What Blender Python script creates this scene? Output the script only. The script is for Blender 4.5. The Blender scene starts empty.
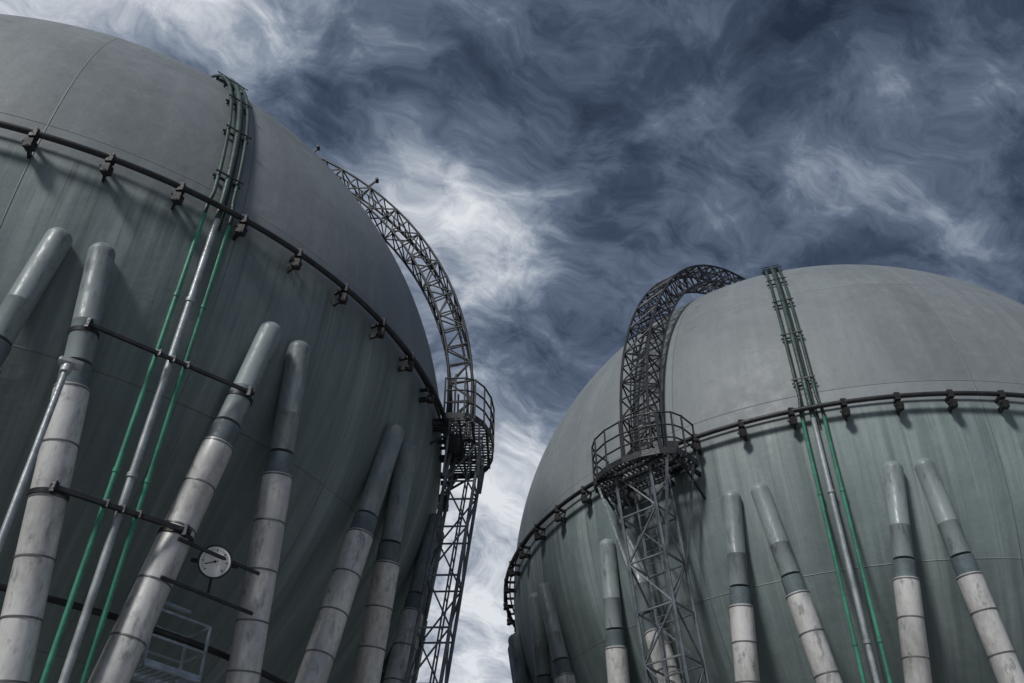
import bpy, math, random
from mathutils import Vector, Matrix
random.seed(4)
sc=bpy.context.scene
sc.view_settings.view_transform='Standard'; sc.view_settings.look='None'; sc.view_settings.exposure=0
R=10.0; CZ=14.117
rad=math.radians

# ------------------------------------------------------------ node helpers
class NT:
    def __init__(s,nt): s.nt=nt; s.n=nt.nodes; s.l=nt.links
    def _in(s,sock,v):
        if v is None: return
        if isinstance(v,(int,float)): sock.default_value=v
        elif isinstance(v,(tuple,list)): sock.default_value=v
        else: s.l.new(v,sock)
    def m(s,op,a,b=None,c=None,clamp=False):
        n=s.n.new('ShaderNodeMath'); n.operation=op; n.use_clamp=clamp
        s._in(n.inputs[0],a); s._in(n.inputs[1],b); s._in(n.inputs[2],c); return n.outputs[0]
    def xyz(s,x,y,z):
        n=s.n.new('ShaderNodeCombineXYZ'); s._in(n.inputs[0],x); s._in(n.inputs[1],y); s._in(n.inputs[2],z); return n.outputs[0]
    def sep(s,v):
        n=s.n.new('ShaderNodeSeparateXYZ'); s._in(n.inputs[0],v); return n.outputs
    def noise(s,vec,scale,detail=6,rough=.55,dist=0,lac=2.0):
        n=s.n.new('ShaderNodeTexNoise'); s._in(n.inputs['Vector'],vec)
        n.inputs['Scale'].default_value=scale; n.inputs['Detail'].default_value=detail
        n.inputs['Roughness'].default_value=rough; n.inputs['Distortion'].default_value=dist
        n.inputs['Lacunarity'].default_value=lac
        return n.outputs[0]
    def mr(s,v,a,b,c=0.,d=1.,smooth=True):
        n=s.n.new('ShaderNodeMapRange'); n.interpolation_type='SMOOTHSTEP' if smooth else 'LINEAR'
        s._in(n.inputs[0],v)
        for i,x in enumerate((a,b,c,d)): s._in(n.inputs[i+1],x)
        return n.outputs[0]
    def mix(s,f,a,b,mode='MIX'):
        n=s.n.new('ShaderNodeMix'); n.data_type='RGBA'; n.blend_type=mode
        s._in(n.inputs[0],f)
        for k,v in ((6,a),(7,b)):
            if isinstance(v,(tuple,list)) and len(v)==3: v=(*v,1)
            s._in(n.inputs[k],v)
        return n.outputs[2]
    def ramp(s,f,stops):
        n=s.n.new('ShaderNodeValToRGB'); cr=n.color_ramp
        while len(cr.elements)<len(stops): cr.elements.new(.5)
        for e,(p,c) in zip(cr.elements,stops): e.position=p; e.color=(*c,1)
        s._in(n.inputs[0],f); return n.outputs[0]
    def bump(s,h,strength,dist,normal=None):
        n=s.n.new('ShaderNodeBump'); n.inputs['Strength'].default_value=strength; n.inputs['Distance'].default_value=dist
        s._in(n.inputs['Height'],h)
        if normal is not None: s.l.new(normal,n.inputs['Normal'])
        return n.outputs[0]
def newmat(name):
    m=bpy.data.materials.new(name); m.use_nodes=True
    t=NT(m.node_tree); b=m.node_tree.nodes['Principled BSDF']; return m,t,b
def objco(t): return t.n.new('ShaderNodeTexCoord').outputs['Object']

def simple_mat(name,col,col2,rough=.5,metal=0.,scale=3.,bump=.15,stretch=(1,1,1),spec=.4,dirt=None):
    m,t,b=newmat(name); co=objco(t)
    mp=t.n.new('ShaderNodeMapping'); mp.inputs['Scale'].default_value=stretch; t.l.new(co,mp.inputs[0])
    n1=t.noise(mp.outputs[0],scale,4,.65); n2=t.noise(mp.outputs[0],scale*9,2,.6)
    f=t.m('ADD',t.m('MULTIPLY',n1,.7),t.m('MULTIPLY',n2,.3))
    c=t.mix(t.mr(f,.38,.62),(*col,1),(*col2,1))
    if dirt:
        n3=t.noise(mp.outputs[0],scale*3.5,4,.7)
        c=t.mix(t.mr(n3,.53,.68,0,.7),c,(*dirt,1))
    t.l.new(c,b.inputs['Base Color'])
    t.l.new(t.mr(n2,.3,.7,rough-.1,min(1,rough+.15)),b.inputs['Roughness'])
    b.inputs['Metallic'].default_value=metal; b.inputs['Specular IOR Level'].default_value=spec
    if bump>.12: t.l.new(t.bump(f,bump,.02),b.inputs['Normal'])
    return m

def shell_mat(name,seed):
    m,t,b=newmat(name); co=objco(t); x,y,z=t.sep(co)
    az=t.m('ARCTAN2',x,t.m('MULTIPLY',y,-1.))
    el=t.m('ARCSINE',t.m('DIVIDE',z,R*1.0005))
    low=t.mr(z,-.25,.05,1,0)
    v1=t.xyz(t.m('MULTIPLY',az,15.),t.m('MULTIPLY',z,.11),seed)
    v2=t.xyz(t.m('MULTIPLY',az,65.),t.m('MULTIPLY',z,.18),seed+3.)
    s1=t.noise(v1,1,5,.62,.1); s2=t.noise(v2,1,3,.6)
    blot=t.noise(co,.26,5,.55,.4); fine=t.noise(co,3.0,6,.7); grit=t.noise(co,20,3,.7)
    base=t.mix(low,(.228,.252,.262),(.206,.258,.257))
    base=t.mix(t.mr(blot,.38,.62,0,.55),base,t.mix(low,(.160,.178,.187),(.148,.190,.189)))
    base=t.mix(t.mr(fine,.48,.75,0,.20),base,(.35,.38,.39))
    base=t.mix(t.mr(fine,.30,.46,.20,0),base,(.11,.125,.127))
    base=t.mix(t.mr(grit,.30,.46,.28,0),base,(.10,.11,.112))
    k=t.mr(low,0,1,.13,.54)
    base=t.mix(t.m('MULTIPLY',t.mr(s1,.50,.66),k),base,(.36,.41,.405))
    base=t.mix(t.m('MULTIPLY',t.mr(s1,.36,.47,1,0),k),base,(.105,.138,.137))
    base=t.mix(t.m('MULTIPLY',t.mr(s2,.36,.50,1,0),t.m('MULTIPLY',k,.5)),base,(.095,.118,.118))
    # drips under the equator girder
    fade=t.mr(z,-3.6,-.1,0,1); fade=t.m('MULTIPLY',fade,low)
    v4=t.xyz(t.m('MULTIPLY',az,38.),t.m('MULTIPLY',z,.06),seed+11.)
    dr=t.noise(v4,1,5,.7)
    base=t.mix(t.m('MULTIPLY',t.mr(dr,.54,.64),t.m('MULTIPLY',fade,.6)),base,(.095,.11,.11))
    base=t.mix(t.m('MULTIPLY',t.mr(dr,.36,.46,1,0),t.m('MULTIPLY',fade,.35)),base,(.40,.45,.44))
    # scuffs on the upper plates
    v5=t.xyz(t.m('MULTIPLY',az,7.),t.m('MULTIPLY',z,5.),seed+17.)
    sc_=t.noise(v5,1,5,.7)
    base=t.mix(t.m('MULTIPLY',t.mr(sc_,.66,.71),t.mr(z,.3,1.,0,.5)),base,(.10,.11,.11))
    # plate seams
    def line(u,n,w):
        fr=t.m('FRACT',t.m('ADD',t.m('MULTIPLY',u,n/(2*math.pi)),.37))
        return t.mr(t.m('ABSOLUTE',t.m('SUBTRACT',fr,.5)),0,w,1,0)
    sm=line(az,18,.0045); sm=t.m('MULTIPLY',sm,t.mr(t.m('ABSOLUTE',el),1.0,1.15,1,0))
    sh=line(el,15.0,.0036)
    seam=t.m('MAXIMUM',sm,sh)
    base=t.mix(t.m('MULTIPLY',seam,t.mr(fine,.35,.6,.12,.55)),base,(.085,.095,.097))
    pl=t.n.new('ShaderNodeTexWhiteNoise'); pl.noise_dimensions='3D'
    t.l.new(t.xyz(t.m('FLOOR',t.m('ADD',t.m('MULTIPLY',az,18/(2*math.pi)),.87)),t.m('FLOOR',t.m('ADD',t.m('MULTIPLY',el,15/(2*math.pi)),.87)),seed),pl.inputs[0])
    tone=t.mr(pl.outputs[0],0,1,.90,1.09,False)
    tn=t.n.new('ShaderNodeVectorMath'); tn.operation='SCALE'; t.l.new(base,tn.inputs[0]); t.l.new(tone,tn.inputs['Scale'])
    t.l.new(tn.outputs[0],b.inputs['Base Color'])
    t.l.new(t.mr(fine,.3,.7,.50,.66),b.inputs['Roughness'])
    b.inputs['Specular IOR Level'].default_value=.5
    h=t.m('ADD',t.m('MULTIPLY',seam,.6),t.m('MULTIPLY',fine,.35)); h=t.m('ADD',h,t.m('MULTIPLY',blot,3.))
    t.l.new(t.bump(h,.55,.045),b.inputs['Normal'])
    return m

M_legtop=simple_mat('leg_green_paint',(.27,.315,.32),(.19,.225,.23),.42,0,1.5,.15,(1,1,.35),.4,(.11,.13,.13))
M_collar=simple_mat('collar_paint',(.15,.19,.205),(.10,.13,.14),.5,0,3,.2)
M_clad=simple_mat('leg_cladding',(.72,.71,.69),(.47,.46,.45),.36,.12,1.6,.3,(1,1,.4),.5,(.22,.215,.21))
M_band=simple_mat('cladding_band',(.22,.22,.22),(.13,.13,.13),.45,.4,4,.2)
M_dark=simple_mat('dark_steel',(.025,.027,.031),(.045,.046,.050),.5,.3,4,.1)
M_black=simple_mat('black_bracket',(.012,.012,.013),(.025,.023,.022),.6,0,6,.1)
M_green=simple_mat('green_pipe_paint',(.07,.29,.19),(.045,.17,.115),.4,0,2,.1)
M_dgreen=simple_mat('silhouette_green_pipe',(.05,.095,.078),(.028,.046,.042),.5,0,2,.1)  # dome pipes: dark green, silhouette darkness painted into the colour
M_galv=simple_mat('galvanised_steel',(.46,.49,.50),(.28,.30,.31),.42,.35,3,.1)
M_lat=simple_mat('lattice_steel',(.20,.225,.25),(.10,.115,.13),.5,.3,2,.1)
M_conc=simple_mat('concrete',(.34,.33,.31),(.24,.235,.22),.9,0,1.5,.4)
M_blue=simple_mat('pale_blue_paint',(.42,.50,.57),(.26,.31,.37),.5,0,3,.1)

# ------------------------------------------------------------ mesh builder
class MB:
    def __init__(s): s.v=[]; s.f=[]; s.mi=[]; s.sm=[]
    def ringsweep(s,rings,mat=0,cap=True,smooth=True,closed=False):
        n=len(rings[0]); o=len(s.v)
        for r in rings: s.v.extend([tuple(p) for p in r])
        m=len(rings)
        for i in range(m if closed else m-1):
            a=o+i*n; b=o+((i+1)%m)*n
            for j in range(n):
                k=(j+1)%n; s.f.append((a+j,a+k,b+k,b+j)); s.mi.append(mat); s.sm.append(smooth)
        if cap and not closed:
            s.f.append(tuple(o+j for j in reversed(range(n)))); s.mi.append(mat); s.sm.append(False)
            s.f.append(tuple(o+(m-1)*n+j for j in range(n))); s.mi.append(mat); s.sm.append(False)
    def tube(s,pts,r,segs=8,mat=0,closed=False,cap=True):
        pts=[Vector(p) for p in pts]; N=len(pts); rings=[]; u=None
        for i,p in enumerate(pts):
            if closed: d=pts[(i+1)%N]-pts[i-1]
            else: d=pts[min(i+1,N-1)]-pts[max(i-1,0)]
            d.normalize()
            if u is None:
                u=Vector((0,0,1)) if abs(d.z)<.9 else Vector((1,0,0))
            u=(u-d*u.dot(d)).normalized(); w=d.cross(u)
            rings.append([p+(u*math.cos(2*math.pi*j/segs)+w*math.sin(2*math.pi*j/segs))*r for j in range(segs)])
        s.ringsweep(rings,mat,cap,True,closed)
    def bar(s,a,b,w,h=None,mat=0,up=(0,0,1)):
        a=Vector(a); b=Vector(b); h=h or w; d=(b-a).normalized(); up=Vector(up)
        if abs(d.dot(up))>.97: up=Vector((1,0,0))
        x=d.cross(up).normalized(); y=x.cross(d)
        rg=[[p+x*sx*w/2+y*sy*h/2 for sx,sy in ((-1,-1),(1,-1),(1,1),(-1,1))] for p in (a,b)]
        s.ringsweep(rg,mat,True,False)
    def lathe(s,P,d,prof,segs=24,mat=0):
        P=Vector(P); d=Vector(d).normalized(); u=Vector((0,0,1)) if abs(d.z)<.9 else Vector((1,0,0))
        u=(u-d*u.dot(d)).normalized(); w=d.cross(u)
        rings=[[P+d*t+(u*math.cos(2*math.pi*j/segs)+w*math.sin(2*math.pi*j/segs))*r for j in range(segs)] for t,r in prof]
        s.ringsweep(rings,mat,True,True)
    def obj(s,name,mats,parent=None,origin=(0,0,0),autosmooth=True):
        o=Vector(origin); me=bpy.data.meshes.new(name)
        me.from_pydata([tuple(Vector(p)-o) for p in s.v],[],s.f)
        for m in mats: me.materials.append(m)
        me.polygons.foreach_set('material_index',s.mi); me.polygons.foreach_set('use_smooth',s.sm)
        me.update()
        if autosmooth:
            try: me.set_sharp_from_angle(angle=rad(38))
            except Exception: pass
        ob=bpy.data.objects.new(name,me); sc.collection.objects.link(ob)
        if parent is not None:
            ob.parent=parent; ob.location=o-parent.location
        else: ob.location=o
        return ob
def empty(name,loc):
    e=bpy.data.objects.new(name,None); e.location=loc; e.empty_display_size=.5; sc.collection.objects.link(e); return e

def polar(C,az,r,z):
    a=rad(az); return Vector((C[0]+math.cos(a)*r,C[1]+math.sin(a)*r,z))
def sph(C,az,el,rr):
    a,e=rad(az),rad(el); return C+Vector((math.cos(a)*math.cos(e),math.sin(a)*math.cos(e),math.sin(e)))*rr

LEAN=.147; SPL=.123; LEGLEN=10.1
def leg_axis(C,phi,s,el=-9.4):
    az=phi-s*1.75; a=rad(az)
    P=sph(C,az,el,R+.12); n=Vector((math.cos(a),math.sin(a),0)); t=Vector((-n.y,n.x,0))
    d=(-LEAN*n-s*SPL*t-Vector((0,0,1))); return P,d   # d has unit drop in z

def build_tank(C,phases_leg,nleg,brk0,nbrk,pipe_az,seed,el):
    C=Vector(C); T=empty('spherical_gas_tank',C)
    me=bpy.data.meshes.new('shell'); import bmesh
    bm=bmesh.new(); bmesh.ops.create_uvsphere(bm,u_segments=256,v_segments=128,radius=R)
    for f in bm.faces: f.smooth=True
    bm.to_mesh(me); bm.free(); me.materials.append(shell_mat('tank_shell_paint',seed))
    ob=bpy.data.objects.new('shell',me); sc.collection.objects.link(ob); ob.parent=T
    mb=MB(); N=240
    mb.tube([polar(C,360*i/N,10.26,CZ-.03) for i in range(N)],.056,10,0,closed=True)
    mb.tube([polar(C,360*i/N,10.12,CZ+.10) for i in range(N)],.026,6,0,closed=True)
    mb.obj('equator_ring_pipe',[M_dark],T,C)
    mb=MB(); Zv=Vector((0,0,1))
    for i in range(nbrk):
        az=brk0+360/nbrk*i; a=rad(az); n=Vector((math.cos(a),math.sin(a),0)); t=Vector((-n.y,n.x,0))
        p=polar(C,az,10.26,CZ-.05)
        mb.bar(p-n*.28,p+n*.02,.06,.06)
        mb.bar(p+Zv*.09,p-Zv*.10,.12,.12)
        mb.bar(p-Zv*.10,p-Zv*.18,.05,.05)
        mb.bar(p-Zv*.17,p-Zv*.33-n*.03,.16,.14)
        mb.lathe(p-Zv*.31,(0,0,-1),[(0,.05),(.02,.07),(.05,.06)],10)
        mb.bar(p-Zv*.26-n*.02,p-Zv*.26-n*.26,.045,.12)
        mb.bar(p-Zv*.22-t*.12,p-Zv*.22+t*.10,.035,.035)
    mb.obj('ring_brackets',[M_black],T,C)
    # legs
    mt=MB()
    for i in range(nleg):
        phi=phases_leg+360/nleg*i
        for s in (1,-1):
            P,d=leg_axis(C,phi,s,el); L=LEGLEN*d.length
            prof=[(.19*(1-math.cos(q)),.205*math.sin(q)+.001) for q in [math.pi/2*j/7 for j in range(8)]]
            prof+=[(1.45,.205),(1.455,.2075),(1.47,.2075),(1.475,.205),(2.15,.205)]
            mt.lathe(P,d,prof,28,0)
            mt.lathe(P,d,[(2.20,.206),(2.21,.224),(2.58,.224),(2.59,.20)],28,1)
            tt=2.58; prof=[(tt-.02,.20),(tt,.250)]; c=[]
            while tt<L-.9:
                seg=.82+random.uniform(-.08,.08)
                prof+=[(tt+seg-.004,.250+random.uniform(-.004,.004))]; tt+=seg; c.append(tt)
                prof+=[(tt,.247)]
            prof+=[(L,.250)]
            mt.lathe(P,d,prof,28,2)
            for q in [2.61]+c: mt.lathe(P,d,[(q-.014,.247),(q-.012,.257),(q+.012,.257),(q+.014,.247)],28,3)
    mt.obj('support_legs',[M_legtop,M_collar,M_clad,M_band],T,C)
    mf=MB()
    for i in range(nleg):
        az=phases_leg+360/nleg*(i+.5)
        p=polar(C,az,8.42,0)
        mf.lathe(p+Vector((0,0,-.2)),(0,0,1),[(0,.95),(1.0,.95),(1.02,.93),(1.02,.72),(2.68,.66),(2.70,.64)],32)
    mf.obj('leg_foundations',[M_conc],T,C)
    ml=MB(); ml.tube([polar(C,360*i/N,8.80,7.15) for i in range(N)],.05,8,0,closed=True)
    ml.obj('lower_ring_pipe',[M_dark],T,C)
    # meridian pipe bundle
    a=rad(pipe_az); n=Vector((math.cos(a),math.sin(a),0)); t=Vector((-n.y,n.x,0))
    mp=MB()
    def path(off,h,e0=0,e1=86):
        up=[C+off*(.8 if e>0 else 1)*t+(n*math.cos(rad(e))+Vector((0,0,math.sin(rad(e)))))*(R+h) for e in range(e1,e0-1,-2)]
        return up,[C+off*t+n*(R+h-.12*(q**1.05)*.8)-Vector((0,0,q)) for q in [.4*j for j in range(1,35)]]
    for off,h,r,mu,ml_ in ((-.235,.14,.038,1,0),(.235,.14,.038,1,0),(.0,.15,.058,1,3),(.10,.12,.018,2,2)):
        up,dn=path(off,h)
        mp.tube(up+[dn[0]],r,10,mu)
        if r>.03: mp.tube([up[-1]+Vector((0,0,-.25))]+dn,r+.002,12,ml_)
        if r>.03:
            for q in range(4,len(dn),8):
                dd=(dn[q+1]-dn[q]) if q+1<len(dn) else dn[q]-dn[q-1]; mp.lathe(dn[q],dd,[(0,r),(0,r*1.35),(.07,r*1.35),(.07,r)],12,ml_)
    for e in range(5,86,9):
        c=C+(n*math.cos(rad(e))+Vector((0,0,math.sin(rad(e)))))*(R+.07)
        rn=(c-C).normalized()
        mp.bar(c-t*.27,c+t*.27,.05,.035,2,up=rn)
        for q in (-.2,0,.2): mp.bar(c+t*q-rn*.10,c+t*q+rn*.08,.03,.05,2,up=t)
        mp.bar(c-t*.27+rn*.13,c+t*.27+rn*.13,.04,.02,2,up=rn)
    mp.obj('meridian_pipes',[M_green,M_dgreen,M_dark,M_galv],T,C)
    def lp(phi,s,L,out=.28):
        P,d=leg_axis(C,phi,s,el); q=P+d*L; o=Vector((q.x-C.x,q.y-C.y,0)).normalized(); return q+o*out
    return T,lp

T1,lp1=build_tank((-11.718,19.209,CZ),-60.6-21.176,17,-67.6,54,-50.0,1.3,-9.4)
T2,lp2=build_tank((10.053,27.124,CZ),-119.0-40.0,18,-117.6,56,-108.7,5.1,-8.7)
C1=Vector(T1.location); C2=Vector(T2.location); Z=Vector((0,0,1))

# pipe support bars on first tank (between neighbouring legs)
mb=MB()
for L,w in ((1.62,.05),(4.15,.06)):
    a=lp1(-60.6,-1,L); b=lp1(-39.42,1,L); d=(b-a).normalized()
    mb.bar(a-d*.05,b+d*.08,w,w*1.1)
    mb.bar(a-Z*.09,a+d*.01+Z*.09,.10,.06); mb.bar(b-Z*.09,b+Z*.09,.10,.06)
    m_=a.lerp(b,.5)
    for q in (-.24,0,.24): mb.bar(m_+d*q-Z*.05,m_+d*q+Z*.07,.04,.09)
for L in (4.30,4.90):
    a=lp1(-39.42,1,L); b=lp1(-39.42,-1,L); d=(b-a).normalized(); mb.bar(a-d*.05,b-d*.25,.04,.045)
for phi,s in ((-60.6,-1),(-39.42,1)):
    for L in (1.62,4.15):
        P,d=leg_axis(C1,phi,s); r_=.213 if L<2 else .262
        mb.lathe(P+d*(L-.03),d,[(0,r_-.01),(0,r_+.006),(.07,r_+.006),(.07,r_-.01)],24)
mb.obj('pipe_support_bars',[M_dark],T1,C1)

# small access platform hung on lower ring
mb=MB(); c=Vector((-5.15,13.75,6.95)); a=rad(-40); n=Vector((math.cos(a),math.sin(a),0)); t=Vector((-n.y,n.x,0))
def cage(mb,c,n,t,w,dp,h,mat):
    cs=[c+t*sx*w/2+n*sy*dp/2 for sx,sy in ((-1,-1),(1,-1),(1,1),(-1,1))]
    for i in range(4):
        p,q=cs[i],cs[(i+1)%4]
        mb.bar(p,q,.05,.09,mat)
        for hh in (h*.5,h): mb.tube([p+Z*hh,q+Z*hh],.02,6,mat)
        mb.bar(p,p+Z*h,.04,.04,mat)
    for j in range(9):
        u=-w/2+w*j/8; mb.bar(c+t*u-n*dp/2,c+t*u+n*dp/2,.025,.04,mat)
cage(mb,c-Z*.30,n,t,.95,.6,.8,0)
mb.bar(c+Z*.5-t*.3,c+Z*.5+Z*.25-t*.3,.03,.03); mb.bar(c+Z*.75-t*.45,c+Z*.75+t*.25,.06,.05)
mb.obj('inspection_platform',[M_blue],T1,C1)

# ------------------------------------------------------------ lattice ladder towers
def lattice(mb,frames,w,dp,r,mat,rb):
    cor=[[c+t*sx*w/2+n*sy*dp/2 for sx,sy in ((-1,-1),(1,-1),(1,1),(-1,1))] for c,t,n in frames]
    for j in range(4): mb.tube([q[j] for q in cor],r,6,mat)
    for i in range(len(cor)):
        for j in range(4):
            k=(j+1)%4
            mb.bar(cor[i][j],cor[i][k],rb,rb,mat)
            if i+1<len(cor):
                if (i+j)%2: mb.bar(cor[i][j],cor[i+1][k],rb,rb,mat)
                else: mb.bar(cor[i][k],cor[i+1][j],rb,rb,mat)
    return cor
def build_tower(C,az,r0,r1,fl,lean,rods,W_,Y0,RY,HW,fd):
    a=rad(az); n=Vector((math.cos(a),math.sin(a),0)); t=Vector((-n.y,n.x,0))
    O=C+n*10.8
    T=empty('lattice_ladder_tower',O)
    base=CZ+fl
    fr=[]; nb=32
    for i in range(nb+1):
        e=-1+ (101)*i/nb; rho=R*(r0+(r1-r0)*max(e,0)/90)
        d=n*math.cos(rad(e))+Z*math.sin(rad(e)); fr.append((C+d*rho,t,d))
    mb=MB(); cor=lattice(mb,fr,.80,.58,.036,0,.031)
    for i in range(nb):
        for q in (.0,.5):
            c0,_,d0=fr[i]; c1=fr[i+1][0]; c=c0.lerp(c1,q)+d0*.15
            mb.bar(c-t*.2,c+t*.2,.025,.025,0,up=d0)
    for sx in (-.2,.2): mb.tube([c+t*sx+d*.15 for c,_,d in fr],.02,6,0)
    for e in rods:
        rho=R*(r0+(r1-r0)*e/90); d=n*math.cos(rad(e))+Z*math.sin(rad(e)); p=C+d*(rho+.25)
        mb.bar(p-t*.38,p-t*.38+d*.45,.05,.05,0); mb.bar(p-t*.38+d*.4-t*.08,p-t*.38+d*.4+t*.08,.08,.08,0)
    mb.obj('arched_ladder_truss',[M_dark],T,O)
    # lower leaning mast
    fr=[]; nb=12; H=base-.2
    for i in range(nb+1):
        q=H*i/nb; fr.append((C+n*(10.68-lean*q)+Z*(fl-q),t,n))
    mb=MB(); lattice(mb,fr,W_,W_*.85,.040,0,.034)
    f0=fr[0][0]; f1=fr[-1][0]
    for sx in (-.2,.2): mb.tube([f0+t*sx+n*.1,f1+t*sx+n*.1],.020,6,0)
    for i in range(45):
        c=f0.lerp(f1,(i+.5)/45)+n*.1; mb.tube([c-t*.2,c+t*.2],.013,5,0)
    m3=fr[0][0].lerp(fr[-1][0],fd/H)
    for sx in (-1,1):
        mb.bar(m3+t*sx*W_/2+n*.4,C+n*(Y0+RY*.55)+t*sx*HW*.8+Z*fl,.05,.05,0)
        mb.bar(m3+t*sx*W_/2-n*.4,C+n*10.35+t*sx*(HW-.04)+Z*fl,.05,.05,0)
    mb.obj('lower_mast',[M_lat],T,O)
    # platform
    mb=MB(); out=[(-HW,10.2)]
    for q in range(0,9):
        aa=math.pi*q/8; out.append((-HW*math.cos(aa),Y0+RY*math.sin(aa)))
    out.append((HW,10.2))
    P=[C+t*x_+n*y_+Z*fl for x_,y_ in out]; k=len(P)
    for i in range(23):
        x_=-HW+.02+i*(2*HW-.04)/22
        ymax=Y0+RY*math.sqrt(max(0,1-(x_/HW)**2))
        mb.bar(C+t*x_+n*10.2+Z*fl,C+t*x_+n*ymax+Z*fl,.016,.045,0)
    for y_ in [10.25+.3*i for i in range(5)]:
        if y_>=Y0+RY: continue
        xm=HW if y_<Y0 else HW*math.sqrt(max(0,1-((y_-Y0)/RY)**2))
        if xm>.1: mb.bar(C+t*-xm+n*y_+Z*(fl-.06),C+t*xm+n*y_+Z*(fl-.06),.05,.07,0)
    for i in range(k):
        p=P[i]; q=P[(i+1)%k]
        mb.bar(p+Z*.03,q+Z*.03,.03,.16,0)
        if i<k-1:
            for h in (.40,.75,1.10): mb.tube([p+Z*h,q+Z*h],.022,6,0)
        mb.bar(p,p+Z*1.12,.04,.04,0)
    for sx in (-.42,.42):
        mb.bar(C+n*10.35+t*sx+Z*fl,C+n*10.35+t*sx+Z*(fl+1.9),.045,.045,0)
    for sx in (-HW*.88,-.4,.4,HW*.88):
        mb.bar(C+t*sx+n*9.9+Z*(fl-.08),C+t*sx+n*10.3+Z*(fl-.08),.07,.10,0)
    for sx in (-HW*.88,HW*.88):
        mb.bar(C+t*sx+n*9.8+Z*(fl-.7),C+t*sx+n*10.7+Z*(fl-.1),.045,.045,0)
    mb.bar(C+t*.7+n*10.35+Z*(fl+.1),C+t*.7+n*10.35+Z*(fl+.7),.35,.28,0)
    mb.bar(C-t*.6+n*10.4+Z*(fl-.08),C-t*.6+n*10.4+Z*(fl-.42),.3,.25,0)
    mb.obj('access_platform',[M_dark],T,O)
build_tower(C1,-1.5,1.043,1.205,-.12,.12,(50,62),.80,10.66,.62,1.3,1.0)
build_tower(C2,-131.0,1.045,1.090,-.78,.12,(),.95,10.70,.75,1.25,2.4)

# ------------------------------------------------------------ pressure gauge
gp=Vector((-4.47,13.05,8.11)); gn=Vector((.30,-.88,-.30)).normalized()
gx=Z.cross(gn).normalized(); gy=gn.cross(gx)
G=empty('pressure_gauge',gp); mb=MB()
mb.lathe(gp-gn*.09,gn,[(0,.20),(.01,.235),(.10,.235),(.105,.255),(.125,.255),(.128,.232),(.112,.228)],40,0)
mb.tube([gp-gn*.09,gp-gn*.3],.05,10,0); mb.tube([gp-gn*.12,gp-gn*.12-gy*.45],.022,8,0)
mb.bar(gp-gn*.15-gx*.35,gp-gn*.15+gx*.35,.05,.05,0)
mb.obj('case',[M_dark],G,gp)
mb=MB(); mb.lathe(gp+gn*.015,gn,[(0,.225),(.012,.225)],40,0)
mw=simple_mat('dial_white',(.88,.88,.86),(.80,.80,.79),.35,0,4,.02)
mb.obj('dial',[mw],G,gp)
mb=MB(); f0=gp+gn*.032
for i in range(31):
    a=rad(225-270*i/30); d=gx*math.cos(a)+gy*math.sin(a); big=i%5==0
    mb.bar(f0+d*(.155 if big else .172),f0+d*.195,.012 if big else .005,.004,0,up=gn)
a=rad(200); d=gx*math.cos(a)+gy*math.sin(a); f1=gp+gn*.038
mb.bar(f1-d*.06,f1+d*.15,.014,.004,0,up=gn); mb.lathe(f1,gn,[(0,.02),(.008,.02)],14,0)
mb.obj('markings_and_needle',[M_black],G,gp)

# ------------------------------------------------------------ slender lamp post
pp=Vector((-4.11,6.86,0)); PO=empty('lamp_post',pp); mb=MB()
mb.lathe(pp,(0,0,1),[(0,.16),(.02,.16),(.02,.05),(1.2,.045),(1.2,.032),(6.95,.030)],16,0)
mb.obj('post',[M_galv],PO,pp)
mb=MB(); h=pp+Z*7.0; dx=Vector((.85,.5,0)).normalized(); dy=Vector((-dx.y,dx.x,0))
mb.lathe(h-Z*.08,(0,0,1),[(0,.032),(0,.05),(.09,.05),(.1,.03)],16,0)
rg=[]
for u,s_ in ((-.09,.55),(-.07,.9),(.0,1),(.08,1),(.12,.8)):
    rg.append([h+dx*u+dy*(a_*.06*s_)+Z*(.03+b_*.035*s_) for a_,b_ in ((-1,-.6),(-.6,-1),(.6,-1),(1,-.6),(1,.6),(.6,1),(-.6,1),(-1,.6))])
mb.ringsweep(rg,0,True,False)
mb.obj('lamp_head',[M_galv],PO,pp)

# ------------------------------------------------------------ ground
gm,t,b=newmat('gravel_ground'); co=objco(t)
n1=t.noise(co,.08,3,.6); n2=t.noise(co,9,3,.7)
c=t.mix(t.mr(n2,.35,.65),(.19,.19,.185),(.33,.325,.315)); c=t.mix(t.mr(n1,.4,.6,0,.35),c,(.18,.18,.16))
t.l.new(c,b.inputs['Base Color']); b.inputs['Roughness'].default_value=.95
t.l.new(t.bump(n2,.6,.03),b.inputs['Normal'])
mb=MB(); S=3000; mb.v=[(-S,-S,0),(S,-S,0),(S,S,0),(-S,S,0)]; mb.f=[(0,1,2,3)]; mb.mi=[0]; mb.sm=[False]
mb.obj('ground',[gm],autosmooth=False)

# ------------------------------------------------------------ light
sun_el=42; sun_from=Vector((-.62,-1,0)).normalized()
L=bpy.data.lights.new('sun','SUN'); L.energy=2.55; L.angle=rad(10); L.color=(1,.985,.96)
lo=bpy.data.objects.new('sun',L); sc.collection.objects.link(lo)
sd=sun_from*math.cos(rad(sun_el))+Z*math.sin(rad(sun_el))
lo.rotation_euler=sd.to_track_quat('Z','Y').to_euler(); lo.location=(-20,-40,50)

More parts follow.
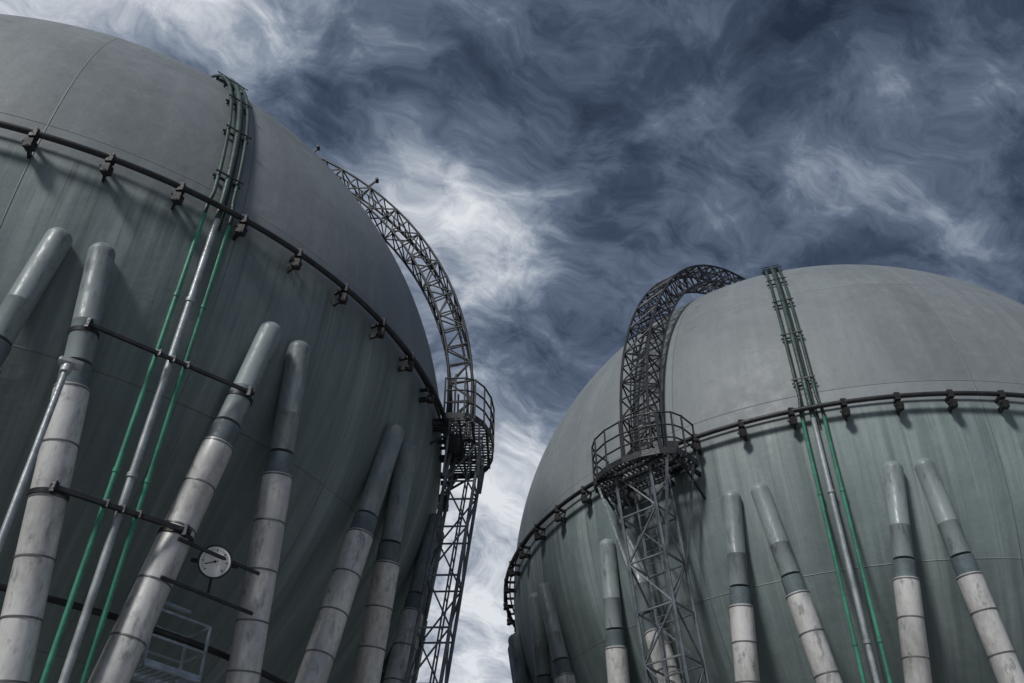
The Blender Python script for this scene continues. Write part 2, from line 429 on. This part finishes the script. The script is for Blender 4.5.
# ------------------------------------------------------------ world sky with broken storm cloud
W=bpy.data.worlds.new('World'); sc.world=W; W.use_nodes=True
t=NT(W.node_tree); bg=W.node_tree.nodes['Background']
sky=t.n.new('ShaderNodeTexSky'); sky.sky_type='NISHITA'; sky.sun_disc=False
sky.sun_elevation=rad(sun_el); sky.sun_rotation=math.atan2(sun_from.x,sun_from.y)
g=t.n.new('ShaderNodeTexCoord').outputs['Generated']
x,y,z=t.sep(g); zz=t.m('ADD',t.m('MAXIMUM',z,0.),.38)
px=t.m('DIVIDE',x,zz); py=t.m('DIVIDE',y,zz)
p=t.xyz(px,py,4.)
w1=t.noise(p,4.5,3,.55); w2=t.noise(t.xyz(px,py,9.),4.5,3,.55)
qx=t.m('ADD',px,t.m('MULTIPLY',t.m('SUBTRACT',w1,.5),.22)); qy=t.m('ADD',py,t.m('MULTIPLY',t.m('SUBTRACT',w2,.5),.22))
p2=t.xyz(qx,t.m('MULTIPLY',qy,1.1),5.2)
p3=t.xyz(t.m('ADD',t.m('MULTIPLY',qx,.8),t.m('MULTIPLY',qy,.6)),t.m('SUBTRACT',t.m('MULTIPLY',qy,2.0),t.m('MULTIPLY',qx,1.3)),7.7)
big=t.noise(p2,3.4,3,.5); mid=t.noise(p2,8.5,9,.64); wis=t.noise(p3,9.,8,.68)
# billow edges: fold the mid noise for crisper cloud rims
fold=t.m('ABSOLUTE',t.m('SUBTRACT',t.noise(p2,6.5,7,.62),.5)); fold=t.mr(fold,0,.16,.60,.40,False)
d=t.m('ADD',t.m('ADD',t.m('MULTIPLY',big,.34),t.m('MULTIPLY',mid,.27)),t.m('MULTIPLY',wis,.24))
d=t.m('ADD',d,t.m('MULTIPLY',fold,.15))
d=t.m('ADD',t.m('MULTIPLY',t.m('SUBTRACT',d,.5),1.12),.489)
def bank(az,el,width,amt):
    global d
    v=Vector((math.sin(rad(az))*math.cos(rad(el)),math.cos(rad(az))*math.cos(rad(el)),math.sin(rad(el))))
    n=t.n.new('ShaderNodeVectorMath'); n.operation='DOT_PRODUCT'; t.l.new(g,n.inputs[0]); n.inputs[1].default_value=v
    d=t.m('ADD',d,t.m('MULTIPLY',t.mr(n.outputs['Value'],math.cos(rad(width)),1.0),amt))
bank(-5,48,9,.08); bank(-42,57,15,.10); bank(12,56,8,.03); bank(-1,22,16,.15); bank(22,48,8,.02); bank(4,40,6,-.02); bank(0,60,9,-.03); bank(30,60,14,-.03)
col=t.ramp(d,[(.37,(.018,.027,.050)),(.445,(.048,.067,.110)),(.515,(.118,.152,.218)),(.575,(.28,.325,.40)),(.67,(.76,.79,.83))])
sc10=t.n.new('ShaderNodeVectorMath'); sc10.operation='SCALE'; t.l.new(col,sc10.inputs[0]); sc10.inputs['Scale'].default_value=10.0
fin=t.mix(.95,sky.outputs[0],sc10.outputs[0])
t.l.new(fin,bg.inputs[0]); bg.inputs[1].default_value=.1
W.cycles.sampling_method='MANUAL'; W.cycles.sample_map_resolution=256

# ------------------------------------------------------------ camera
cd=bpy.data.cameras.new('camera'); cam=bpy.data.objects.new('camera',cd); sc.collection.objects.link(cam)
cd.sensor_width=36; cd.lens=943.7/1024*36; cd.clip_end=8000
cam.location=(0,0,1.6); cam.rotation_euler=(rad(90+39.66),rad(0),0); sc.camera=cam
